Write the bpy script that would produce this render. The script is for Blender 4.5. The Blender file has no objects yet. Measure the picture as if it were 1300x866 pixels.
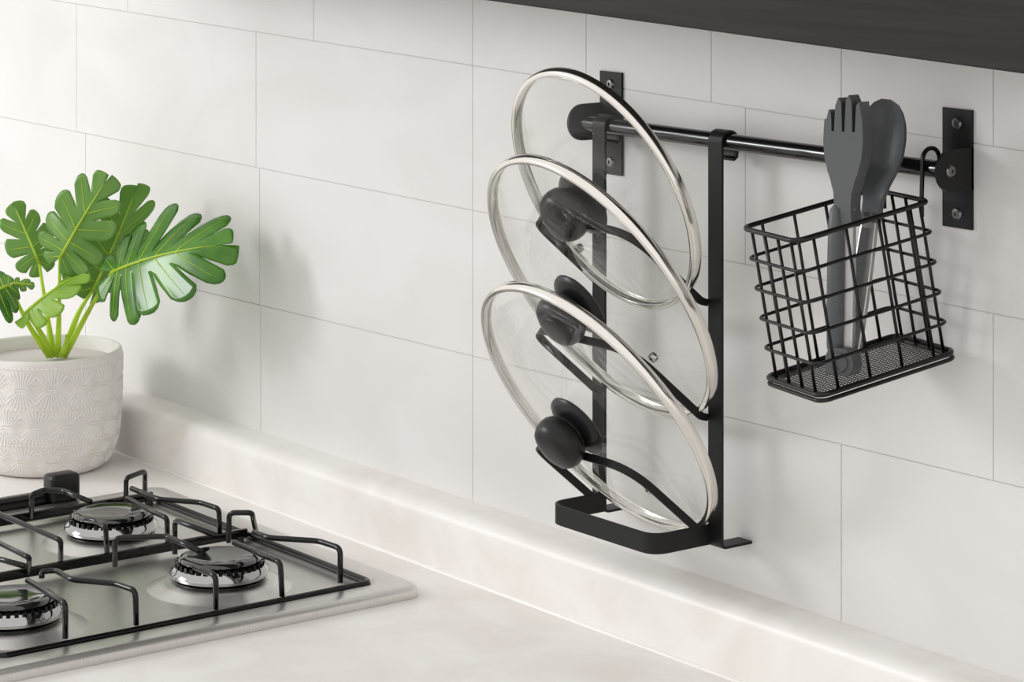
import bpy, bmesh, math, random
from mathutils import Vector, Matrix
R = math.radians
random.seed(4)
scene = bpy.context.scene
COL = scene.collection

# ------------------------------------------------------------------ camera
# wall is the plane y=0, worktop top is z=0.9, camera is level with a downward lens shift
PHI = math.atan2(4500.0, 3420.0)
CAM = Vector((0.0, -1.45, 1.554))
FPX, YH = 3420.0, -200.0
cam_d = bpy.data.cameras.new('camera')
cam = bpy.data.objects.new('camera', cam_d); COL.objects.link(cam)
cam.location = CAM; cam.rotation_euler = (R(90), 0, PHI)
cam_d.sensor_width = 36.0; cam_d.lens = FPX / 1300.0 * 36.0
cam_d.shift_y = -633.0 / 1300.0
cam_d.clip_start = 0.01; cam_d.clip_end = 50
scene.camera = cam

# ------------------------------------------------------------------ world, lights, exposure
scene.view_settings.view_transform = 'Standard'
scene.view_settings.look = 'None'
scene.view_settings.gamma = 1.0
scene.view_settings.use_curve_mapping = False
scene.view_settings.exposure = 0.0
world = bpy.data.worlds.new('world'); scene.world = world
world.use_nodes = True
world.node_tree.nodes['Background'].inputs[0].default_value = (1.0, 0.98, 0.955, 1)
world.node_tree.nodes['Background'].inputs[1].default_value = 1.06

def area(name, loc, target, sx, sy, power, col=(1, 1, 1)):
    l = bpy.data.lights.new(name, 'AREA'); l.shape = 'RECTANGLE'; l.size = sx; l.size_y = sy
    l.energy = power; l.color = col
    o = bpy.data.objects.new(name, l); COL.objects.link(o)
    o.location = loc
    o.rotation_euler = (Vector(target) - Vector(loc)).to_track_quat('-Z', 'Y').to_euler()
    return o
# daylight window of the kitchen, front left of the hob, out of the picture: it throws the plant's shadow on the tiles
area('window_left_offscreen', (-4.0, -2.4, 2.15), (-2.0, 0, 1.05), 0.8, 0.8, 36, (0.97, 0.985, 1.0))

# ------------------------------------------------------------------ helpers
FW = Vector((-math.sin(PHI), math.cos(PHI), 0)); RT = Vector((math.cos(PHI), math.sin(PHI), 0)); UP = Vector((0, 0, 1))
def at(X, Y, **k):
    """point of the place seen at a photo position on the plane x=, y=, z= or at depth d="""
    d = FW * FPX + RT * (X - 650) - UP * (Y - YH)
    (a, v), = k.items()
    if a == 'd': return CAM + d * (v / FPX)
    i = 'xyz'.index(a)
    return CAM + d * ((v - CAM[i]) / d[i])

def obj(name, bm, m, parent=None, smooth=False, angle=None):
    me = bpy.data.meshes.new(name); bm.to_mesh(me); bm.free()
    if smooth:
        for p in me.polygons: p.use_smooth = True
        if angle is not None:
            try: me.set_sharp_from_angle(angle=R(angle))
            except Exception: pass
    if m: me.materials.append(m)
    o = bpy.data.objects.new(name, me); COL.objects.link(o)
    if parent: o.parent = parent
    return o
def dupe(o, parent):
    c = o.copy(); COL.objects.link(c); c.parent = parent; return c
def tag(o, label, cat, group=None):
    o['label'] = label; o['category'] = cat
    if group: o['group'] = group
    return o
def thing(name, label, cat, loc=(0, 0, 0), group=None):
    o = bpy.data.objects.new(name, None); COL.objects.link(o); o.location = loc
    o.empty_display_size = 0.02
    return tag(o, label, cat, group)
def own(parent):
    """parts are modelled in world space; this puts them under the thing's base point"""
    bpy.context.view_layer.update()
    inv = Matrix.Translation(parent.location).inverted()
    for c in parent.children:
        c.matrix_parent_inverse = inv

def box(bm, x0, x1, y0, y1, z0, z1, M=None):
    vs = [bm.verts.new((x, y, z)) for x in (x0, x1) for y in (y0, y1) for z in (z0, z1)]
    if M:
        for v in vs: v.co = M @ v.co
    F = [(0, 1, 3, 2), (4, 6, 7, 5), (0, 4, 5, 1), (2, 3, 7, 6), (0, 2, 6, 4), (1, 5, 7, 3)]
    return [bm.faces.new([vs[i] for i in f]) for f in F]
def bevel_all(bm, w, seg=2, sharp=None):
    es = [e for e in bm.edges if sharp is None or (len(e.link_faces) == 2 and e.calc_face_angle() > R(sharp))]
    bmesh.ops.bevel(bm, geom=es, offset=w, segments=seg, profile=0.5, affect='EDGES')

def fillet(pts, r, n=4, closed=False):
    pts = [Vector(p) for p in pts]; out = []; N = len(pts)
    for i, p in enumerate(pts):
        if not closed and i in (0, N - 1): out.append(p); continue
        a, b = pts[i - 1], pts[(i + 1) % N]
        rr = r[i] if isinstance(r, (list, tuple)) else r
        u, v = (a - p), (b - p)
        k = min(rr, u.length * 0.48, v.length * 0.48)
        if k < 1e-6: out.append(p); continue
        A = p + u.normalized() * k; B = p + v.normalized() * k
        for j in range(n + 1):
            t = j / n
            out.append(A * (1 - t) ** 2 + p * 2 * t * (1 - t) + B * t * t)
    return out
def frames(pts, closed, up=None):
    N = len(pts); T = []
    for i in range(N):
        a = pts[i - 1] if (i > 0 or closed) else pts[0]
        b = pts[(i + 1) % N] if (i < N - 1 or closed) else pts[-1]
        T.append((b - a).normalized())
    fr = []
    if up is not None:
        up = Vector(up)
        for t in T:
            s = t.cross(up).normalized(); fr.append((s, up))
        return fr
    n = T[0].orthogonal().normalized()
    for i, t in enumerate(T):
        n = (n - t * n.dot(t)).normalized()
        fr.append((n, t.cross(n)))
    return fr
def sweep(bm, pts, prof, closed=False, up=None):
    """prof: list of (side, up) offsets"""
    pts = [Vector(p) for p in pts]; fr = frames(pts, closed, up)
    rings = [[bm.verts.new(p + s * a + u * b) for a, b in prof] for p, (s, u) in zip(pts, fr)]
    n = len(prof)
    for i in range(len(rings) if closed else len(rings) - 1):
        A, B = rings[i], rings[(i + 1) % len(rings)]
        if closed and i == len(rings) - 1 and up is None:      # find best twist for the closing ring
            k = min(range(n), key=lambda k: sum((A[j].co - B[(j + k) % n].co).length for j in range(n)))
            B = B[k:] + B[:k]
        for j in range(n):
            bm.faces.new((A[j], A[(j + 1) % n], B[(j + 1) % n], B[j]))
    if not closed:
        bm.faces.new(rings[0][::-1]); bm.faces.new(rings[-1])
def circle(r, n=8): return [(r * math.cos(2 * math.pi * i / n), r * math.sin(2 * math.pi * i / n)) for i in range(n)]
def tube(bm, pts, r, n=8, closed=False): sweep(bm, pts, circle(r, n), closed)
def taper_tube(bm, pts, radii, n=8):
    pts = [Vector(p) for p in pts]; fr = frames(pts, False)
    rings = [[bm.verts.new(p + s * a + u * b) for a, b in circle(r, n)] for p, (s, u), r in zip(pts, fr, radii)]
    for A, B in zip(rings, rings[1:]):
        for j in range(n): bm.faces.new((A[j], A[(j + 1) % n], B[(j + 1) % n], B[j]))
    bm.faces.new(rings[0][::-1]); bm.faces.new(rings[-1])
def band(bm, pts, w, t, up, closed=False):
    e = min(t, w) * 0.22
    prof = [(t/2, -w/2+e), (t/2, w/2-e), (t/2-e, w/2), (-t/2+e, w/2), (-t/2, w/2-e), (-t/2, -w/2+e), (-t/2+e, -w/2), (t/2-e, -w/2)]
    sweep(bm, pts, prof, closed, up)
def lathe(bm, prof, n=48, M=None, closed_prof=False):
    """prof: list of (radius, height); axis is +z"""
    rings = []
    for r, z in prof:
        if r < 1e-7: rings.append([bm.verts.new((0, 0, z))])
        else: rings.append([bm.verts.new((r * math.cos(2*math.pi*i/n), r * math.sin(2*math.pi*i/n), z)) for i in range(n)])
    pairs = list(zip(rings, rings[1:]))
    if closed_prof: pairs.append((rings[-1], rings[0]))
    for A, B in pairs:
        if len(A) == 1 and len(B) == 1: continue
        for i in range(n):
            j = (i + 1) % n
            if len(A) == 1: bm.faces.new((A[0], B[j], B[i]))
            elif len(B) == 1: bm.faces.new((A[i], A[j], B[0]))
            else: bm.faces.new((A[i], A[j], B[j], B[i]))
    if M:
        for ring in rings:
            for v in ring: v.co = M @ v.co
    bmesh.ops.recalc_face_normals(bm, faces=bm.faces[:])
def rrect(x0, x1, y0, y1, r, n=5):
    pts = []
    for cx, cy, a0 in ((x1-r, y1-r, 0), (x0+r, y1-r, 90), (x0+r, y0+r, 180), (x1-r, y0+r, 270)):
        for k in range(n + 1):
            a = R(a0 + 90 * k / n); pts.append((cx + r * math.cos(a), cy + r * math.sin(a)))
    return pts
def extrude_poly(bm, pts2, z0, z1):
    a = [bm.verts.new((x, y, z0)) for x, y in pts2]; b = [bm.verts.new((x, y, z1)) for x, y in pts2]
    n = len(pts2)
    for i in range(n): bm.faces.new((a[i], a[(i+1) % n], b[(i+1) % n], b[i]))
    for ring in (a[::-1], b):
        f = bm.faces.new(ring)
    bmesh.ops.recalc_face_normals(bm, faces=bm.faces[:])

# ------------------------------------------------------------------ materials
def mat(name, col, rough=0.5, metal=0.0, spec=0.5, coat=0.0):
    m = bpy.data.materials.new(name); m.use_nodes = True
    b = m.node_tree.nodes['Principled BSDF']
    b.inputs['Base Color'].default_value = (*col, 1); b.inputs['Roughness'].default_value = rough
    b.inputs['Metallic'].default_value = metal; b.inputs['Specular IOR Level'].default_value = spec
    b.inputs['Coat Weight'].default_value = coat
    return m
def noise_mix(m, c1, c2, scale, detail=4, lo=0.35, hi=0.65, stretch=(1, 1, 1), bump=0.0, dist=0.0, obj_coords=False):
    nt = m.node_tree; N = nt.nodes; L = nt.links; b = N['Principled BSDF']
    tc = N.new('ShaderNodeTexCoord'); mp = N.new('ShaderNodeMapping'); mp.inputs['Scale'].default_value = stretch
    if obj_coords: L.new(tc.outputs['Object'], mp.inputs[0])
    else:
        g = N.new('ShaderNodeNewGeometry'); L.new(g.outputs['Position'], mp.inputs[0])
    n = N.new('ShaderNodeTexNoise'); n.inputs['Scale'].default_value = scale; n.inputs['Detail'].default_value = detail
    n.inputs['Distortion'].default_value = dist
    L.new(mp.outputs[0], n.inputs['Vector'])
    r = N.new('ShaderNodeValToRGB'); r.color_ramp.elements[0].position = lo; r.color_ramp.elements[1].position = hi
    r.color_ramp.elements[0].color = (*c1, 1); r.color_ramp.elements[1].color = (*c2, 1)
    L.new(n.outputs['Fac'], r.inputs[0]); L.new(r.outputs[0], b.inputs['Base Color'])
    if bump:
        bp = N.new('ShaderNodeBump'); bp.inputs['Strength'].default_value = bump; bp.inputs['Distance'].default_value = 0.001
        L.new(n.outputs['Fac'], bp.inputs['Height']); L.new(bp.outputs[0], b.inputs['Normal'])
    return m
M = {}
M['tile'] = noise_mix(mat('tile_stone', (.8, .79, .78), 0.42), (.682, .668, .651), (.735, .726, .714), 5.0, 9, .3, .62, (1, 1, 1.6), dist=0.8)
M['grout'] = mat('grout', (.60, .58, .56), 0.9)
M['worktop'] = noise_mix(mat('worktop_stone', (.83, .8, .77), 0.4), (.80, .763, .725), (.865, .843, .818), 9.0, 10, .34, .60, dist=1.4)
M['cabinet'] = noise_mix(mat('dark_wood', (.04, .037, .036), 0.6, spec=0.2), (.016, .0145, .014), (.026, .0235, .0225), 9, 6, .35, .65, (.6, 1, 14))
M['black'] = mat('black_powder_coat', (.008, .008, .0085), 0.45, spec=0.28)
M['black_gloss'] = mat('black_gloss_tube', (.008, .008, .009), 0.14, spec=0.6)
M['enamel'] = mat('black_enamel', (.004, .004, .0045), 0.16, spec=0.38)
M['wire'] = mat('black_wire', (.006, .006, .006), 0.3, spec=0.35)
M['mesh'] = mat('black_mesh', (.03, .03, .03), 0.4)
M['knob'] = mat('black_plastic', (.008, .008, .0085), 0.36, spec=0.35)
M['screw'] = mat('dark_screw', (.2, .2, .2), 0.3, 0.9)
M['steel'] = noise_mix(mat('brushed_steel', (.66, .65, .63), 0.34, 1.0), (.63, .615, .595), (.69, .68, .66), 60, 3, .3, .7, (1, 14, 1))
M['rim'] = mat('polished_rim', (.80, .775, .73), 0.16, 1.0)
M['chrome'] = mat('chrome', (.42, .42, .42), 0.08, 1.0)
M['cap'] = mat('burner_cap_enamel', (.010, .010, .010), 0.08, spec=0.7, coat=0.5)
M['grip'] = mat('grey_nylon', (.10, .105, .11), 0.45)
M['arm'] = mat('satin_steel', (.55, .545, .54), 0.34, 1.0)
M['pot'] = noise_mix(mat('pot_glaze', (.74, .71, .68), 0.6), (.74, .705, .67), (.82, .79, .76), 30, 5)
M['ridge'] = mat('pot_white', (.90, .885, .865), 0.55)
M['soil'] = mat('pot_filler', (.62, .58, .55), 0.9)
M['rubber'] = mat('rubber', (.02, .02, .02), 0.7)

def glass_mat():
    m = bpy.data.materials.new('clear_glass'); m.use_nodes = True
    nt = m.node_tree; N = nt.nodes; L = nt.links
    N.remove(N['Principled BSDF'])
    t = N.new('ShaderNodeBsdfTransparent'); t.inputs[0].default_value = (.985, .988, .982, 1)
    g = N.new('ShaderNodeBsdfGlossy'); g.inputs['Roughness'].default_value = 0.02
    lw = N.new('ShaderNodeLayerWeight'); lw.inputs['Blend'].default_value = 0.5
    pw = N.new('ShaderNodeMath'); pw.operation = 'POWER'; pw.inputs[1].default_value = 4.0; L.new(lw.outputs['Facing'], pw.inputs[0])
    f = N.new('ShaderNodeMath'); f.operation = 'MULTIPLY_ADD'; f.inputs[1].default_value = 0.55; f.inputs[2].default_value = 0.012; L.new(pw.outputs[0], f.inputs[0])
    mx = N.new('ShaderNodeMixShader')
    L.new(f.outputs[0], mx.inputs[0]); L.new(t.outputs[0], mx.inputs[1]); L.new(g.outputs[0], mx.inputs[2])
    L.new(mx.outputs[0], N['Material Output'].inputs[0])
    return m
M['glass'] = glass_mat()
def leaf_mat(name, c1, c2, rough=0.3, trans=0.35):
    m = mat(name, c1, rough, spec=0.5)
    noise_mix(m, c1, c2, 28, 3, .35, .65)
    nt = m.node_tree; N = nt.nodes; L = nt.links; b = N['Principled BSDF']
    tr = N.new('ShaderNodeBsdfTranslucent'); tr.inputs[0].default_value = (c2[0]*1.6, c2[1]*1.5, c2[2]*1.0, 1)
    mx = N.new('ShaderNodeMixShader'); mx.inputs[0].default_value = trans
    L.new(b.outputs[0], mx.inputs[1]); L.new(tr.outputs[0], mx.inputs[2])
    L.new(mx.outputs[0], N['Material Output'].inputs[0])
    return m
M['leaf_mid'] = leaf_mat('leaf_mid_green', (.13, .29, .05), (.20, .38, .085), 0.35)
M['leaf_dark'] = leaf_mat('leaf_dark_green', (.045, .16, .012), (.11, .30, .03), 0.22, 0.25)
M['leaf_lime'] = leaf_mat('leaf_lime_green', (.22, .40, .03), (.32, .52, .06), 0.35)
M['stem'] = leaf_mat('stem_lime', (.42, .60, .03), (.55, .72, .08), 0.4, 0.3)

# ------------------------------------------------------------------ setting: tiled wall
bm = bmesh.new(); box(bm, -4.2, 0.6, 0.0007, 0.10, 0.0, 2.5)
wall = obj('wall_back', bm, M['grout']); wall['kind'] = 'structure'
def lineA(x): return 1.3518 - 0.0262 * (x + 1.967)
def lineB(x): return 1.2204 - 0.0090 * (x + 1.967)
def lineC(x): return 1.0882 + 0.0097 * (x + 1.967)
def lineZ(x): return lineA(x) + 0.133
def lineY(x): return lineZ(x) + 0.133
def lineD(x): return 0.948
XL, XR = -3.7, -0.2
rows = [(lineY, lineZ, [-3.3, -2.9, -2.5, -2.1, -1.7, -1.3, -0.9, -0.5]),
        (lineZ, lineA, [-3.36, -2.98, -2.6036, -2.231, -1.9669, -1.8028, -1.6409, -1.4909, -1.335, -1.18, -1.02, -0.6]),
        (lineA, lineB, [-3.48, -3.10, -2.7213, -2.338, -1.9669, -1.60, -1.225, -0.85, -0.5]),
        (lineB, lineC, [-3.45, -3.08, -2.70, -2.331, -1.9669, -1.64, -1.335, -1.0, -0.6]),
        (lineC, lineD, [-3.45, -3.08, -2.70, -2.329, -1.9669, -1.4909, -1.1, -0.7])]
G = 0.00045
for top, bot, xs in rows:
    e = [XL] + xs + [XR]
    for a, b in zip(e, e[1:]):
        bm = bmesh.new()
        q = [(a+G, bot(a)+G), (b-G, bot(b)+G), (b-G, top(b)-G), (a+G, top(a)-G)]
        f = [bm.verts.new((x, 0.0, z)) for x, z in q]; k = [bm.verts.new((x, 0.006, z)) for x, z in q]
        bm.faces.new(f)
        for i in range(4): bm.faces.new((f[i], k[i], k[(i+1) % 4], f[(i+1) % 4]))
        bm.faces.new(k[::-1])
        bmesh.ops.recalc_face_normals(bm, faces=bm.faces[:])
        obj('tile', bm, M['tile'], wall)

bm = bmesh.new(); box(bm, -4.2, 0.6, -3.6, 0.10, -0.05, 0.0)
fl = obj('floor', bm, noise_mix(mat('floor_tiles', (.5, .48, .45), .5), (.46, .44, .42), (.54, .52, .49), 4)); fl['kind'] = 'structure'
# ------------------------------------------------------------------ worktop with upstand
wt = thing('worktop', 'cream worktop with a low upstand running along the tiled wall', 'worktop', (-2.0, -0.3, 0.86))
bm = bmesh.new(); box(bm, -3.7, -0.2, -0.66, 0.0, 0.86, 0.9); bevel_all(bm, 0.003, 2)
obj('top_slab', bm, M['worktop'], wt)
bm = bmesh.new()
prof = [(-0.0, .9), (-0.0405, .9), (-0.0405, .945), (-.0395, .9495), (-.0365, .9535), (-.032, .956), (-.026, .957), (-.002, .957), (0, .957)]
a = [bm.verts.new((-3.7, y, z)) for y, z in prof]; b = [bm.verts.new((-0.2, y, z)) for y, z in prof]
for i in range(len(prof)): bm.faces.new((a[i], a[(i+1) % len(prof)], b[(i+1) % len(prof)], b[i]))
bm.faces.new(a); bm.faces.new(b[::-1]); bmesh.ops.recalc_face_normals(bm, faces=bm.faces[:])
obj('upstand', bm, M['worktop'], wt, True, 40)
bm = bmesh.new()   # bead of sealant where upstand and slab meet
tube(bm, [(-3.7, -.0405, .9), (-0.2, -.0405, .9)], 0.0022, 8)
obj('sealant_bead', bm, mat('sealant', (.92, .90, .87), .35), wt, True)
own(wt)

bc = thing('base_cabinet', 'dark wood base cabinet carrying the cream worktop', 'cabinet', (-1.95, -0.32, 0.0))
bm = bmesh.new(); box(bm, -3.7, -0.2, -0.60, 0.0, 0.10, 0.86); box(bm, -3.7, -0.2, -0.55, 0.0, 0.0, 0.10); obj('body', bm, M['cabinet'], bc)
for k in range(6):
    bm = bmesh.new(); x0 = -3.7 + k * 3.5 / 6; box(bm, x0 + .0015, x0 + 3.5 / 6 - .0015, -.62, -.60, .11, .855); bevel_all(bm, .0012, 1); obj('door', bm, M['cabinet'], bc)
own(bc)

# ------------------------------------------------------------------ wall cabinet (dark, above the rail)
CY = -0.15
Lq, Rq = at(613, 0, y=CY), at(1300, 94, y=CY)
ang = math.atan2(Rq.z - Lq.z, Rq.x - Lq.x)
cab = thing('wall_cabinet', 'dark wood wall cabinet mounted above the black rail', 'cabinet', tuple(Lq))
cab.rotation_euler = (0, -ang, 0)
bm = bmesh.new(); box(bm, -0.75, 1.5, 0.02, -CY, 0.004, 0.62); bevel_all(bm, .001, 1); obj('body', bm, M['cabinet'], cab)
bm = bmesh.new(); box(bm, -0.75, 1.5, 0.0, 0.0195, 0.0, 0.62); bevel_all(bm, .0012, 2); obj('door', bm, M['cabinet'], cab)

# ------------------------------------------------------------------ rail with its two brackets
RY, RZ, RR = -0.024, 1.3172, 0.0066
rail = thing('hanging_rail', 'black metal rail fixed to the tiles by two screwed brackets', 'rail', (-1.57, 0, RZ))
bm = bmesh.new(); tube(bm, [(-1.781, RY, RZ), (-1.3545, RY, RZ)], RR, 24); obj('rail', bm, M['black_gloss'], rail, True, 40)
for side, xt in ((-1, -1.7815), (1, -1.3540)):
    bm = bmesh.new()
    x_in = xt - side * 0.029
    box(bm, min(xt, x_in), max(xt, x_in), -0.0022, 0.0004, RZ - 0.0445, RZ + 0.0425)
    # tab with a rounded nose, standing out from the plate's outer edge
    tb = bmesh.new()
    h = 0.0155
    pts = [(0.0, -h)] + [(-0.0225 - h * math.sin(t), -h * math.cos(t)) for t in [math.pi * k / 12 for k in range(13)]] + [(0.0, h)]
    A = [bm.verts.new((xt, y, RZ + z)) for y, z in pts]; B = [bm.verts.new((xt - side * 0.0024, y, RZ + z)) for y, z in pts]
    for i in range(len(pts)): bm.faces.new((A[i], A[(i+1) % len(pts)], B[(i+1) % len(pts)], B[i]))
    bm.faces.new(A); bm.faces.new(B[::-1]); tb.free()
    bmesh.ops.recalc_face_normals(bm, faces=bm.faces[:])
    br = obj('bracket', bm, M['black'], rail)
    def screw(loc, rot):
        s = bmesh.new()
        lathe(s, [(0.0, .0006), (.0014, .0006), (.0016, .0016), (.0036, .0014), (.0046, 0.0), (.0046, -.0005), (0, -.0005)], 16,
              Matrix.Translation(loc) @ rot)
        return obj('screw', s, M['screw'], br, True, 35)
    rotf = Matrix.Rotation(R(90), 4, 'X')
    for dz in (0.032, -0.034): screw((xt - side * 0.0145, -0.0024, RZ + dz), rotf)
    if side > 0: screw((xt + 0.0002, RY, RZ), Matrix.Rotation(R(90), 4, 'Y'))
own(rail)

# ------------------------------------------------------------------ lid rack
rack = thing('lid_rack', 'black flat-bar lid rack hooked over the left half of the rail', 'rack', (-1.672, -0.034, 0.997))
PX = (-1.7450, -1.5990); PY = RY - RR - 0.0016; PB = 0.997
for x in PX:
    bm = bmesh.new()
    c = (RY, RZ); r = RR + 0.0016
    pts = [Vector((x, -0.003, PB)), Vector((x, PY, PB))]
    pts = fillet([(x, -0.001, PB), (x, PY, PB), (x, PY, RZ - 0.02)], 0.004, 4)
    arc = [Vector((x, RY - r * math.cos(t), RZ + r * math.sin(t))) for t in [math.pi * k / 14 for k in range(15)]]
    pts += arc + [Vector((x, RY + r, RZ - 0.006)), Vector((x, RY + r - .001, RZ - 0.0125)), Vector((x, RY + r - .0045, RZ - 0.0145))]
    band_pts = pts
    # flat bar: wide along x
    prof = [(-.0011, -.008), (-.0011, .008), (.0011, .008), (.0011, -.008)]
    sweep(bm, band_pts, prof, False, up=(1, 0, 0))
    bevel_all(bm, .0004, 1, 60)
    obj('post', bm, M['black'], rack)
# base frame: flat bar standing on edge, open towards the wall
bm = bmesh.new()
xl, xr, yf = PX[0] + .007, PX[1] - .007, -0.0905
pts = fillet([(xl, PY, PB + .0085), (xl, yf, PB + .0085), (xr, yf, PB + .0085), (xr, PY, PB + .0085)], 0.016, 8)
band(bm, pts, 0.0165, 0.0022, (0, 0, 1))
obj('base_frame', bm, M['black'], rack, True, 30)
for zr in (1.006, 1.098, 1.189):
    bm = bmesh.new()
    dirn = Vector((0, -0.072, 0.060)); nrm = Vector((1, 0, 0)).cross(dirn).normalized()
    if nrm.z < 0: nrm.negate()
    o = Vector((0, PY - 0.0015, zr))
    L_ = Vector((xl, 0, 0)); R_ = Vector((xr, 0, 0))
    root = o + Vector((0, -0.008, 0.002))
    pts = fillet([L_ + o, L_ + root, L_ + root + dirn, R_ + root + dirn, R_ + root, R_ + o], [0, .006, .03, .03, .006, 0], 8)
    sweep(bm, pts, [(.0009, -.0032), (.0009, .0032), (-.0009, .0032), (-.0009, -.0032)], False, up=nrm)
    obj('support_loop', bm, M['black'], rack, True, 40)
own(rack)

# ------------------------------------------------------------------ glass lids
def lid(c, rad, tilt, yaw, label, roll=0):
    t = thing('pot_lid', label, 'lid', c, 'glass lids in the rack')
    ti, ya = R(tilt), R(yaw)
    n = Vector((math.sin(ya) * math.cos(ti), -math.cos(ya) * math.cos(ti), -math.sin(ti)))
    u = n.cross(UP).normalized(); v = n.cross(u)
    t.rotation_euler = Matrix((u, v, n)).transposed().to_euler()
    H = 0.021; rg = rad - 0.0016
    def dome(r): return H * (1 - (r / rg) ** 2) ** 0.75 if r < rg else 0
    rs = [rg * math.sin(math.pi / 2 * k / 20) for k in range(21)]
    up_ = [(r, dome(r) + 0.0025) for r in rs]; dn = [(r * 0.985, dome(r) * 0.96 - 0.0012) for r in rs]
    bm = bmesh.new(); lathe(bm, up_ + dn[::-1], 72); obj('glass_dome', bm, M['glass'], t, True)
    bm = bmesh.new()
    k = 0.0
    lathe(bm, [(rad - .0045, -.0050), (rad - .0014, -.0056), (rad, -.0046), (rad + .0006, -.001), (rad, .0030), (rad - .0016, .0042), (rad - .0042, .0040),
               (rad - .0046, .0030), (rad - .0028, .0018), (rad - .0026, -.0030)], 96, closed_prof=True)
    obj('rim', bm, M['rim'], t, True, 50)
    bm = bmesh.new()   # knob with groove
    z0 = H + 0.0015
    lathe(bm, [(0, z0+.0055), (.0145, z0+.0055), (.0147, z0+.0090), (.0170, z0+.0096), (.0202, z0+.0115), (.0220, z0+.0150), (.0224, z0+.0195), (.0216, z0+.0245),
               (.0190, z0+.0288), (.0145, z0+.0312), (.008, z0+.0323), (0, z0+.0325)], 48)
    kb = obj('knob', bm, M['knob'], t, True, 60)
    bm = bmesh.new()
    lathe(bm, [(0, z0), (.020, z0-.001), (.0262, z0-.0026), (.0278, z0-.0014), (.0272, z0+.0006), (.023, z0+.0030), (.0160, z0+.0066), (0, z0+.0068)], 48)
    obj('knob_flange', bm, M['knob'], kb, True, 60)
    bm = bmesh.new()   # screw cap on the inner side
    lathe(bm, [(0, H*.96-.0060), (.006, H*.96-.0058), (.0085, H*.96-.0035), (.009, H*.96-.0008), (0, H*.96-.0008)], 24)
    obj('inner_screw_cap', bm, M['chrome'], t, True, 50)
    bm = bmesh.new()   # steam vent grommet
    rv = rad * 0.60; zv = dome(rv) + .0022
    lathe(bm, [(.0012, .0012), (.0034, .0010), (.0038, 0), (.0036, -.004), (.0012, -.004)], 16, Matrix.Translation((rv * math.cos(roll), rv * math.sin(roll), zv)), closed_prof=True)
    obj('steam_vent', bm, M['chrome'], t, True, 50)
    return t
lid((-1.6718, -0.0958, 1.1025), .1240, 33.3, -2.3, 'large glass lid hanging by its black knob from the bottom loop of the rack', 2.2)
lid((-1.6718, -0.0928, 1.1978), .1258, 30.5, -3.8, 'large glass lid hanging by its black knob from the middle loop of the rack', 2.5)
lid((-1.6718, -0.0882, 1.2761), .1070, 23.7, -2.0, 'smaller glass lid hanging by its black knob from the top loop of the rack', 0.9)

# ------------------------------------------------------------------ wire basket
BK = Matrix.Translation((-1.407, -.0875, 1.2852)) @ Matrix.Rotation(-.2002, 4, 'Z') @ Matrix.Rotation(.1883, 4, 'X')
bw, bd, bh = 0.0735, 0.115, 0.1118
basket = thing('wire_basket', 'black wire basket with a mesh floor hooked on the rail beside its right bracket', 'basket')
basket.matrix_world = BK
def ring(name, z, r, gx=0.0):
    bm = bmesh.new()
    tube(bm, [(x, y, z) for x, y in rrect(-bw/2-gx, bw/2+gx, -bd/2-gx, bd/2+gx, .008)], r, 8, True)
    return obj(name, bm, M['wire'], basket, True)
ring('top_rim', 0, .0019)
for k in range(1, 5): ring('ring_wire', -bh * k / 5, .00125)
ring('floor_frame', -bh, .0019, .001); ring('floor_frame', -bh - .0042, .0016, .0012)
ff = .14, .38, .62, .86
g = 0.0022
for f in ff:
    for s in (-1, 1):
        for (px, py) in ((-bw/2 + bw * f, s * (bd/2 - g)), (s * (bw/2 - g), -bd/2 + bd * f)):
            bm = bmesh.new(); tube(bm, [(px, py, 0), (px, py, -bh)], .00125, 8); obj('upright_wire', bm, M['wire'], basket, True)
bm = bmesh.new()
for s in (-1, 1):
    box(bm, s*(bw/2 - .003) - .003, s*(bw/2 - .003) + .003, -bd/2 + .005, bd/2 - .005, -bh - .0012, -bh - .0004); box(bm, -bw/2 + .005, bw/2 - .005, s*(bd/2 - .003) - .003, s*(bd/2 - .003) + .003, -bh - .0012, -bh - .0004)
obj('floor_border', bm, M['wire'], basket)
bm = bmesh.new(); P = 0.0030; wv = .00040
n = int(bw / P)
for i in range(-n // 2, n // 2 + 1): box(bm, i*P - wv, i*P + wv, -bd/2 + .003, bd/2 - .003, -bh - .0010, -bh - .0006)
n = int(bd / P)
for i in range(-n // 2, n // 2 + 1): box(bm, -bw/2 + .003, bw/2 - .003, i*P - wv, i*P + wv, -bh - .0012, -bh - .0008)
mf = obj('mesh_floor', bm, M['mesh'], basket); mf['kind'] = 'stuff'
# hooks: up from the rim and over the rail; drawn in world space, then put under the basket
inv = BK.inverted()
for fx in (-0.30, 0.36):
    b0 = BK @ Vector((bw * fx, bd/2, 0)); 
    hx = b0.x - 0.004
    r = RR + 0.0019
    low = BK @ Vector((bw * fx, bd/2 - .002, -0.012))
    yb = RY - r
    pts = [low, b0, Vector((hx, yb, RZ + .002))]
    rr = 0.0088
    yc = yb + rr
    pts += [Vector((hx, yc - rr * math.cos(t), RZ + .006 + (rr) * math.sin(t))) for t in [math.pi * k / 10 for k in range(11)]]
    pts += [Vector((hx + .0005, yc + rr + .0005, RZ - .004)), Vector((hx + .001, yc + rr + .003, RZ - .0085))]
    bm = bmesh.new(); tube(bm, [inv @ p for p in pts], .0017, 8)
    obj('hook', bm, M['wire'], basket, True)

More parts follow.
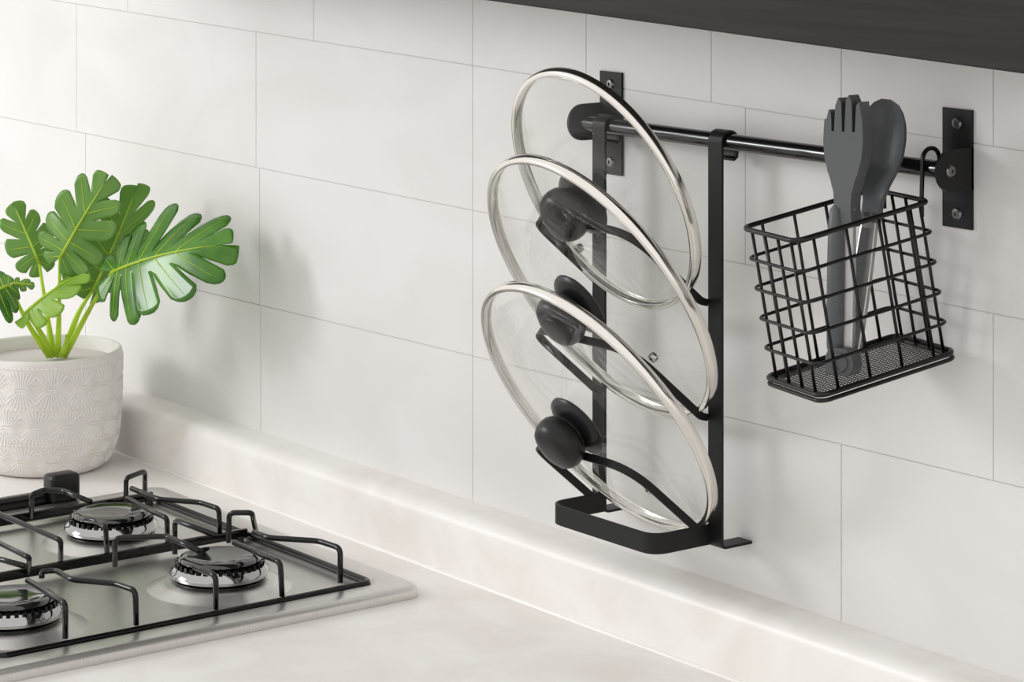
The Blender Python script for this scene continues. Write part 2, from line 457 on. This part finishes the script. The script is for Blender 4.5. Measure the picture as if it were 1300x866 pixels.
# ------------------------------------------------------------------ serving tongs standing in the basket
piv = BK @ Vector((.0175, -.026, -bh + .003))
tongs = thing('serving_tongs', 'grey fork-and-spoon serving tongs standing upright in the wire basket', 'tongs', tuple(piv))
lv = Vector((.93, .367, 0)); mv = Vector((-.367, .93, 0))
def TF(lean_l, lean_m, off_m=0.0, sz=.85, sx=.66):
    zv = Vector((0, 0, 1)) + lv * lean_l + mv * lean_m; zv.normalize()
    mm = (mv - zv * mv.dot(zv)).normalized(); ll = mm.cross(zv)
    A = Matrix((ll, mm, zv)).transposed().to_4x4() @ Matrix.Diagonal((sx, 1, sz, 1))
    A.translation = mv * off_m
    return A
FT = TF(-.012, .055, -.004); ST = TF(.046, .255, .008, .835, .82)
# fork: outline in (lateral, height), extruded towards the wall side
def half_w(z):
    pts = [(.125, .0110), (.142, .0098), (.152, .0106), (.162, .0140), (.172, .0186), (.184, .0222), (.196, .0234), (.206, .0230), (.214, .0218), (.226, .0165), (.232, .0130)]
    for (a, b), (c, d) in zip(pts, pts[1:]):
        if a <= z <= c:
            t = (z - a) / (c - a); t = t * t * (3 - 2 * t) * .5 + t * .5
            return b + (d - b) * t
    return pts[0][1] if z < .125 else pts[-1][1]
zs = [.125 + (.204 - .125) * k / 26 for k in range(27)]
nt_, gap, TH = 4, .0031, .0175
ztop = lambda x: .235 - 26 * (x - .004) ** 2
wtop = half_w(.204)
tw = (2 * wtop - gap * 3) / 4
bm = bmesh.new()
def tine(i):
    x0 = -wtop + i * (tw + gap); x1 = x0 + tw; xm = (x0 + x1) / 2; k = .86 if i in (0, 3) else 1
    return [(x0, .204), (x0 + (.0004 if i else .0008), .214), (x0 + (.0012 if i else .0030), ztop(x0 + .002) - .005), (xm + (.001 if i == 0 else 0), ztop(xm)),
            (x1 - (.0012 if i < 3 else .0030), ztop(x1 - .002) - .005), (x1 - (.0004 if i < 3 else .0008), .214), (x1, .204)]
tn = [tine(i) for i in range(4)]
def layer(y):
    left = [bm.verts.new((-half_w(z), y, z)) for z in zs[:-1]]; right = [bm.verts.new((half_w(z), y, z)) for z in zs[:-1]]
    tv = [[bm.verts.new((x, y, z)) for x, z in t] for t in tn]
    for i in range(len(left) - 1): bm.faces.new((left[i], right[i], right[i+1], left[i+1]))
    top = []
    for t in tv: top += [t[0], t[-1]]
    bm.faces.new([left[-1], right[-1]] + top[::-1])
    for t in tv: bm.faces.new(t)
    edge = left[:]
    for t in tv: edge += t
    return edge + right[::-1]
E0, E1 = layer(0.0), layer(TH)
nn = len(E0)
for i in range(nn): bm.faces.new((E0[i], E0[(i+1) % nn], E1[(i+1) % nn], E1[i]))
bmesh.ops.recalc_face_normals(bm, faces=bm.faces[:])
for v in bm.verts: v.co = FT @ v.co
obj('fork_head', bm, M['grip'], tongs)
# spoon bowl: shell, hollow side to the front
bm = bmesh.new()
def sp_w(z):
    pts = [(.130, .0078), (.150, .0085), (.163, .0125), (.176, .0185), (.190, .0222), (.205, .0225), (.218, .0205), (.228, .0165), (.235, .0110), (.2385, .0045)]
    for (a, b), (c, d) in zip(pts, pts[1:]):
        if a <= z <= c: return b + (d - b) * (z - a) / (c - a)
    return pts[0][1] if z < .13 else .001
NZ, NU = 30, 12
g0 = []; g1 = []
for i in range(NZ + 1):
    z = .130 + (.2385 - .130) * i / NZ
    w = sp_w(z); k = max(0, min(1, (z - .150) / .03)); e = max(0, min(1, (.2385 - z) / .02)) ** .5
    r0, r1 = [], []
    for j in range(NU + 1):
        uu = -1 + 2 * j / NU
        dep = .012 * k * e * (1 - uu * uu)
        r0.append(bm.verts.new(ST @ Vector((w * uu, dep, z)))); r1.append(bm.verts.new(ST @ Vector((w * uu * .98 * (1.06 if abs(uu) == 1 else 1), dep + .0032 + .004 * (1 - k), z))))
    g0.append(r0); g1.append(r1)
for i in range(NZ):
    for j in range(NU):
        bm.faces.new((g0[i][j], g0[i][j+1], g0[i+1][j+1], g0[i+1][j])); bm.faces.new((g1[i][j], g1[i+1][j], g1[i+1][j+1], g1[i][j+1]))
    for j in (0, NU): bm.faces.new((g0[i][j], g0[i+1][j], g1[i+1][j], g1[i][j]))
for i in (0, NZ):
    for j in range(NU): bm.faces.new((g0[i][j], g0[i][j+1], g1[i][j+1], g1[i][j]))
bmesh.ops.recalc_face_normals(bm, faces=bm.faces[:])
obj('spoon_head', bm, M['grip'], tongs, True, 45)
# steel arms and soft grips
for T, nm in ((FT, 'fork'), (ST, 'spoon')):
    bm = bmesh.new()
    s = -1 if nm == 'fork' else 1
    z1 = .140
    ws = [(.004, .0085), (.03, .0110), (.09, .0110), (z1, .0100)] if nm == 'fork' else [(.004, .0075), (.03, .0085), (.09, .0085), (z1, .0070)]
    prev = None
    y0, y1 = (.004, .0105) if nm == 'fork' else (.0, .006)
    rings = []
    for z, w in ws:
        rings.append([bm.verts.new(T @ Vector(p)) for p in ((-w, y0, z), (w, y0, z), (w, y1, z), (-w, y1, z))])
    for A, B in zip(rings, rings[1:]):
        for i in range(4): bm.faces.new((A[i], A[(i+1) % 4], B[(i+1) % 4], B[i]))
    bm.faces.new(rings[0]); bm.faces.new(rings[-1]); bmesh.ops.recalc_face_normals(bm, faces=bm.faces[:])
    bevel_all(bm, .001, 2, 40)
    obj('arm', bm, M['arm'], tongs)
bm = bmesh.new()
taper_tube(bm, [FT @ Vector((-.0085, .002, z)) for z in (.018, .0195, .023, .05, .09, .125, .138, .142)], [.003, .0048, .0056, .0060, .0060, .0056, .0045, .002], 12)
obj('grip', bm, M['grip'], tongs, True, 50)
bm = bmesh.new()
pts = [(-.0045, .125), (-.0058, .10), (-.0062, .06), (-.0055, .045), (-.0015, .033), (.0012, .045), (.002, .07), (.002, .10), (.001, .125)]
A = [bm.verts.new(ST @ Vector((x, -.002, z))) for x, z in pts]; B = [bm.verts.new(ST @ Vector((x, .001, z))) for x, z in pts]
for i in range(len(pts)): bm.faces.new((A[i], A[(i+1) % len(pts)], B[(i+1) % len(pts)], B[i]))
bm.faces.new(A); bm.faces.new(B[::-1]); bmesh.ops.recalc_face_normals(bm, faces=bm.faces[:])
obj('grip', bm, M['grip'], tongs)
# hinge plate with its pull ring
bm = bmesh.new()
hp = [(-.011, .0), (.0085, .0), (.0115, .006), (.0095, .016), (.006, .020), (-.0075, .020), (-.0105, .014)]
A = [bm.verts.new(lv * x + mv * -.0072 + UP * z) for x, z in hp]; B = [bm.verts.new(lv * x + mv * .010 + UP * z) for x, z in hp]
for i in range(len(hp)): bm.faces.new((A[i], A[(i+1) % len(hp)], B[(i+1) % len(hp)], B[i]))
bm.faces.new(A); bm.faces.new(B[::-1]); bmesh.ops.recalc_face_normals(bm, faces=bm.faces[:]); bevel_all(bm, .0012, 2, 30)
hg = obj('hinge', bm, M['grip'], tongs)
bm = bmesh.new()
tube(bm, [lv * (.001 + .0052 * math.cos(t)) + mv * -.0080 + UP * (.0098 + .0060 * math.sin(t)) for t in [2 * math.pi * k / 20 for k in range(20)]], .0011, 8, True)
obj('pull_ring', bm, M['grip'], hg, True)

# ------------------------------------------------------------------ gas hob
hob = thing('gas_hob', 'brushed steel gas hob set in the worktop in front of the potted plant', 'hob', (-2.13, -.30, .9))
hx0, hx1, hy0, hy1 = -2.362, -1.9055, -.515, -.0975
bm = bmesh.new()
def loop_at(ins, z, r): return [bm.verts.new((x, y, z)) for x, y in rrect(hx0 + ins, hx1 - ins, hy0 + ins, hy1 - ins, r, 6)]
lo = [loop_at(0, .9002, .014), loop_at(0, .9060, .014), loop_at(.0010, .9088, .0135), loop_at(.0034, .9104, .012), loop_at(.0060, .9108, .011), loop_at(.026, .9108, .010),
      loop_at(.0290, .9098, .010), loop_at(.0350, .9055, .010), loop_at(.0385, .9046, .009)]
for A, B in zip(lo, lo[1:]):
    for i in range(len(A)): bm.faces.new((A[i], A[(i+1) % len(A)], B[(i+1) % len(A)], B[i]))
bm.faces.new(lo[-1]); bm.faces.new(lo[0][::-1]); bmesh.ops.recalc_face_normals(bm, faces=bm.faces[:])
obj('hob_plate', bm, M['steel'], hob, True, 50)
DZ = .9044
def burner(x, y, s=1.0):
    M0 = Matrix.Translation((x, y, DZ)) @ Matrix.Scale(s, 4)
    bm = bmesh.new()
    lathe(bm, [(.064, 0), (.060, .0012), (.052, .0050), (.046, .0068), (.030, .0070), (0, .0070)], 56, M0)
    b = obj('burner', bm, M['steel'], hob, True, 50)
    bm = bmesh.new()
    lathe(bm, [(.036, .006), (.0395, .0062), (.0405, .0085), (.036, .0095), (0, .0095)], 48, M0); obj('base_ring', bm, M['enamel'], b, True, 40)
    bm = bmesh.new()
    lathe(bm, [(.036, .0090), (.0425, .0110), (.0435, .0135), (.0425, .0160), (.0375, .0205), (.0350, .0215), (0, .0215)], 56, M0)
    obj('flame_crown', bm, M['chrome'], b, True, 40)
    bm = bmesh.new()
    for k in range(36):
        Mk = M0 @ Matrix.Rotation(2 * math.pi * k / 36, 4, 'Z')
        box(bm, .0345, .0392, -.0017, .0017, .0190, .0232, Mk)
    tt = obj('flame_teeth', bm, M['enamel'], b); tt['kind'] = 'stuff'
    bm = bmesh.new()
    lathe(bm, [(.030, .0215), (.0350, .0228), (.0362, .0244), (.0350, .0262), (.0310, .0276), (.0285, .0279), (.0275, .0274), (.018, .0268), (0, .0264)], 56, M0)
    obj('burner_cap', bm, M['cap'], b, True, 50)
for x, y in ((-2.027, -.230), (-2.222, -.230), (-2.024, -.432), (-2.222, -.432)): burner(x, y)
# black side bar with its end cap on the left edge
bm = bmesh.new(); box(bm, -2.372, -2.362, -.515, -.205, .906, .9215); bevel_all(bm, .002, 2); obj('side_bar', bm, M['enamel'], hob, True, 40)
bm = bmesh.new(); box(bm, -2.376, -2.354, -.222, -.190, .9100, .9375); bevel_all(bm, .005, 3); obj('end_cap', bm, M['knob'], hob, True, 40)
# spark pins
for x, y in ((-2.027, -.230), (-2.222, -.230), (-2.024, -.432)):
    bm = bmesh.new(); lathe(bm, [(.0028, 0), (.0028, .012), (.0015, .0125), (.0015, .017), (0, .0175)], 12, Matrix.Translation((x - .047, y - .012, DZ + .003))); obj('spark_pin', bm, mat('ceramic', (.8, .8, .78), .4), hob, True, 40)
own(hob)

# pan support: one welded grid
ps = thing('pan_support', 'black enamelled wire pan support standing over the hob burners', 'pan support', (-2.13, -.30, .905))
GZ, TZ = .9135, .9425
GX = (-1.9395, -2.142, -2.318); GB, GF = -.1295, -.487
bm = bmesh.new(); tube(bm, fillet([(GX[2], GB, GZ-.003), (GX[0], GB, GZ-.003), (GX[0], GF, GZ-.003), (GX[2], GF, GZ-.003)], .010, 6, True), .0026, 10, True)
obj('frame_rod', bm, M['enamel'], ps, True)
for x in GX[1:]:
    bm = bmesh.new(); box(bm, x - .0022, x + .0022, GF, GB - .002, GZ - .0050, GZ + .0035); bevel_all(bm, .001, 2); obj('cross_bar', bm, M['enamel'], ps, True, 40)
def rod(name, seq, r=.0025, fr=.006):
    """seq of (photo x, photo y, height)"""
    pts = [at(X, Y, z=(TZ if z == 't' else GZ if z == 'd' else z)) for X, Y, z in seq]
    bm = bmesh.new(); tube(bm, fillet(pts, fr, 4), r, 10); return obj(name, bm, M['enamel'], ps, True)
LOW = .9060
rod('finger', [(432,740,'d'), (432,696,'t'), (405,687,'t'), (342,683,'t'), (322,676,'t')])
rod('finger', [(358,757,'d'), (356,714,'t'), (297,689,'t')])
rod('finger', [(274,773,'d'), (274,731,'t'), (262,726,'t'), (247,720,'t')])
rod('finger', [(173,793,'d'), (172,750,'t'), (146,741,'t'), (91,736,'t'), (70,724,'t'), (53,726,'t'), (53,734,.938)])
rod('finger', [(83,810,'d'), (83,766,'t'), (35,737,'t')])
rod('finger', [(36,727,'d'), (37,708,'t'), (-10,685,'t')])
rod('finger', [(32,719,'t'), (0,710,'t'), (-30,706,'t')])
rod('finger', [(77,714,'d'), (77,686,'t'), (0,653,'t'), (-30,641,'t')])
rod('finger', [(136,704,'d'), (134,669,'t'), (124,662,'t'), (109,659,'t')])
rod('finger', [(213,690,'d'), (212,658,'t'), (161,633,'t')])
rod('finger', [(222,704,'d'), (222,660,'t'), (274,680,'t')])
rod('finger', [(146,718,'d'), (146,683,'t'), (211,681,'t'), (223,686,'t'), (252,699,'t')])
rod('finger', [(279,680,'d'), (278,646,'t'), (254,638,'t'), (202,634,'t'), (188,629,'t'), (167,620,'t')])
rod('finger', [(40,656,'d'), (40,628,'t'), (55,622,'t'), (80,623,'t'), (115,637,'t')])
rod('corner_loop', [(290,688,'d'), (291,651,'t'), (320,651,.9445), (325,676,'d')])
rod('corner_loop', [(160,639,'d'), (160,607,.941), (184,598,.941), (184,626,'d')])
for x, y in ((GX[0], GB - .006), (GX[2], GB - .006), (GX[1], GB - .01), (GX[0], GF + .006), (GX[2], GF + .006)):
    bm = bmesh.new(); lathe(bm, [(0, .9045), (.004, .9045), (.004, GZ - .003), (0, GZ - .003)], 12, Matrix.Translation((x, y, 0))); obj('rubber_foot', bm, M['rubber'], ps, True, 40)
own(ps)

# ------------------------------------------------------------------ potted plant
PC = Vector((-2.5479, -.1294, .9)); PD = 2.8277
plant = thing('potted_plant', 'artificial monstera plant in a white embossed round pot behind the hob', 'plant', tuple(PC))
def pot_r(z):
    pr_ = [(0, .060), (.004, .0640), (.012, .0700), (.025, .0750), (.045, .0785), (.080, .0800), (.125, .0805)]
    for (a, b), (c, d) in zip(pr_, pr_[1:]):
        if a <= z <= c: return b + (d - b) * (z - a) / (c - a)
    return .0805
ZT = .1235
bm = bmesh.new()
prof = [(0, 0), (.056, 0), (.0615, .002)] + [(pot_r(z), z) for z in (.004, .012, .018, .025, .035, .045, .06, .08, .10, .118)] + [(.0803, ZT - .0015), (.0790, ZT), (.0765, ZT), (.0750, ZT - .0015), (.0745, ZT - .02), (.072, .03), (0, .028)]
lathe(bm, prof, 72)
pot = obj('pot', bm, M['pot'], plant, True, 50)
bm = bmesh.new()
def ridge(bm, a0, z0, a1, z1, w, h=.0010):
    """thin raised bar on the pot's outside, from (angle, z) to (angle, z)"""
    def P(a, z, o): r = pot_r(z) + o; return Vector((r * math.cos(a), r * math.sin(a), z))
    A, B = P(a0, z0, 0), P(a1, z1, 0)
    t = (B - A).normalized(); nrm = Vector((math.cos((a0+a1)/2), math.sin((a0+a1)/2), 0)); s = t.cross(nrm) * (w / 2)
    vs = [bm.verts.new(q) for q in (A + s - nrm*.0005, A - s - nrm*.0005, B - s - nrm*.0005, B + s - nrm*.0005, A + s*.5 + nrm*h, A - s*.5 + nrm*h, B - s*.5 + nrm*h, B + s*.5 + nrm*h)]
    for f in ((4, 5, 6, 7), (0, 4, 7, 3), (1, 2, 6, 5), (0, 1, 5, 4), (2, 3, 7, 6)): bm.faces.new([vs[i] for i in f])
NM = 16
for row, (zc, hh) in enumerate(((.0945, .0195), (.0555, .0175), (.0205, .0140))):
    for k in range(NM):
        a = 2 * math.pi * (k + (row % 2) * .5) / NM
        dw = 2 * math.pi / NM
        for s in (-1, 1):
            for j in range(-4, 5):
                tb = j / 4
                ridge(bm, a + tb * dw * .17, zc + s * .0026, a + tb * dw * .49, zc + s * hh * (1 - .30 * abs(tb) ** 1.6), .0017, .0013)
            for tb in (-1, 1): ridge(bm, a + tb * dw * .20, zc + s * .0010, a + tb * dw * .5, zc + s * hh * .42, .0012, .0010)
        ridge(bm, a - dw * .15, zc, a + dw * .15, zc, .0016, .0004)
for zc in (.1160, .0745, .0375):
    for k in range(110):
        a = 2 * math.pi * k / 110
        ridge(bm, a - .012, zc, a + .012, zc, .0020, .0012)
bmesh.ops.recalc_face_normals(bm, faces=bm.faces[:])
em = obj('embossed_pattern', bm, M['ridge'], pot); em['kind'] = 'stuff'
bm = bmesh.new(); lathe(bm, [(0, ZT - .012), (.05, ZT - .0125), (.0752, ZT - .014), (.0752, ZT - .02), (0, ZT - .02)], 48); obj('pot_filler', bm, M['soil'], pot, True, 50)

pin = Matrix.Translation(PC).inverted()
def pl(X, Y, dd=0.0): return pin @ at(X, Y, d=PD + dd)
def outline(th, W, Lr):
    """leaf margin: th=0 at the tip, pi behind the base; leaf length 1 along +x from the petiole"""
    x = 0.5 + 0.5 * math.cos(th) if th < 2.2 else None
    c = math.cos(th)
    px = .36 + (.64 if c > 0 else .50) * (abs(c) ** (0.9 if c > 0 else 1.0)) * (1 if c > 0 else -1)
    s = math.sin(th)
    py = W * (s ** .85 if s > 0 else 0) * (1.0 if c < 0 else (1 - .12 * c))
    if th > 2.6: py *= 1.0
    return px, py
def leaf(base, tip, facing, wfac, mname, fold=.25, droop=.15, nl=6, gapk=.26, wav=.03, v0=.38, mid='stem'):
    base, tip = Vector(base), Vector(tip)
    L = (tip - base).length; ex = (tip - base).normalized()
    ez = Vector(facing); ez = (ez - ex * ez.dot(ex)).normalized(); ey = ez.cross(ex)
    bm = bmesh.new(); NV, NU = 9, 6; rnd_ = random.Random(int(abs(base.x) * 1e5) % 997)
    veins = []
    def to3(x, y):
        z = -fold * abs(y) + wav * math.sin(9 * x + (3 if y > 0 else 0)) * abs(y) - droop * (max(0, x) ** 2) + droop * max(0, x) * .7 - .35 * fold * y * y
        return base + (ex * x + ey * y + ez * z) * L
    for side in (1, -1):
        for i in range(nl):
            a0 = 3.05 * i / nl; a1 = 3.05 * (i + 1) / nl
            ac = (a0 + a1) / 2; hw = (a1 - a0) / 2
            gr = []
            gk = gapk * rnd_.uniform(.45, 1.5); ln = rnd_.uniform(.90, 1.06); lift = rnd_.uniform(-.05, .04); sk = rnd_.uniform(-.05, .05)
            for v in range(NV + 1):
                f = v / NV; rowv = []
                open_ = 0 if f < v0 else ((f - v0) / (1 - v0)) ** .7
                for u in range(NU + 1):
                    uu = -1 + 2 * u / NU
                    lo_, hi_ = (1.0 if i > 0 else 1.0), 1.0
                    sh = 1 - gk * open_ * (.55 + .45 * f)
                    if i == 0 and uu < 0: sh = 1.0
                    if i == nl - 1 and uu > 0: sh = 1.0
                    th = ac + hw * uu * sh
                    mx = .02 + .86 * (1 - th / 3.05) ** 1.8          # foot on the midrib, veins run forward
                    ox, oy = outline(th, wfac, L)
                    rnd = 1 - .16 * (abs(uu) ** 2.5) * (1 if not ((i == 0 and uu < 0) or (i == nl - 1 and uu > 0)) else 0)
                    ff_ = f * rnd if f > .7 else f * (1 - (1 - rnd) * f / .7 * .8)
                    lf = 1 + (ln - 1) * max(0, f - .4) / .6
                    x = mx + (ox - mx) * ff_ * lf + sk * f * f * (1 if i else 0); y = oy * ff_ * lf
                    rowv.append(bm.verts.new(to3(x, side * y) + ez * (lift * f * f * L)))
                gr.append(rowv)
            if 0 < i: veins.append([gr[v][NU // 2].co.copy() + ez * .0004 for v in range(NV)])
            for v in range(NV):
                for u in range(NU):
                    q = [gr[v][u], gr[v][u+1], gr[v+1][u+1], gr[v+1][u]]
                    bm.faces.new(q if side > 0 else q[::-1])
    bmesh.ops.remove_doubles(bm, verts=bm.verts[:], dist=.0003)
    bmesh.ops.recalc_face_normals(bm, faces=bm.faces[:])
    o = obj('leaf', bm, M[mname], plant, True)
    sd = o.modifiers.new('thickness', 'SOLIDIFY'); sd.thickness = .0006; sd.offset = 0
    bm = bmesh.new()
    pts = [to3(x, 0) + ez * .0005 for x in (0, .15, .3, .45, .6, .75, .88)]
    taper_tube(bm, pts, [.0017, .0016, .0014, .0012, .0010, .0007, .0004], 6)
    for vp in veins: taper_tube(bm, vp, [.0007 - .0005 * k / (len(vp) - 1) for k in range(len(vp))], 4)
    obj('midrib', bm, M[mid], o, True)
    return o
def stem(*pts):
    p = fillet([pl(*q) for q in pts], .04, 6)
    n = len(p)
    bm = bmesh.new(); taper_tube(bm, p, [.0034 - .0016 * k / (n - 1) for k in range(n)], 8); obj('stem', bm, M['stem'], plant, True)
to_cam = -FW
# upright mid-green leaf
leaf(pl(76, 328, -.06), pl(138, 222, -.07), to_cam + UP * .2 - RT * .25, .43, 'leaf_mid', .15, .12)
# glossy dark leaf reaching right
leaf(pl(142, 346, -.09), pl(287, 303, -.18), to_cam * .9 + UP * .62, .38, 'leaf_dark', .16, .25, 7)
# pale leaf behind
leaf(pl(118, 368, 0), pl(176, 236, -.03), to_cam + RT * .5, .36, 'leaf_mid', .25, .12)
# pale leaf behind on the left
leaf(pl(50, 335, .05), pl(16, 256, .07), to_cam + RT * .3 + UP * .2, .38, 'leaf_mid', .2, .1, 5)
# small lime leaf in front, seen nearly edge-on
leaf(pl(32, 398, -.06), pl(108, 340, -.07), to_cam * .45 + UP * .8 - RT * .35, .32, 'leaf_lime', .5, .2, 5)
# dark leaf hanging out on the left
leaf(pl(12, 362, -.05), pl(-62, 398, -.08), to_cam * .8 + UP * .7, .52, 'leaf_dark', .3, .25, 6)
leaf(pl(16, 360, -.03), pl(44, 362, -.03), to_cam + UP * .8, .40, 'leaf_mid', .2, .1, 4)
stem((73, 452, 0), (75, 400, -.02), (76, 328, -.06))
stem((82, 452, .005), (112, 395, -.02), (142, 346, -.09))
stem((79, 452, .01), (100, 395, .0), (118, 368, .0))
stem((68, 452, 0), (58, 390, .03), (50, 335, .05))
stem((66, 452, -.005), (48, 415, -.03), (32, 398, -.06))
stem((62, 452, -.005), (34, 410, -.03), (12, 362, -.05))
stem((77, 452, -.005), (84, 438, -.008), (85, 425, -.01))
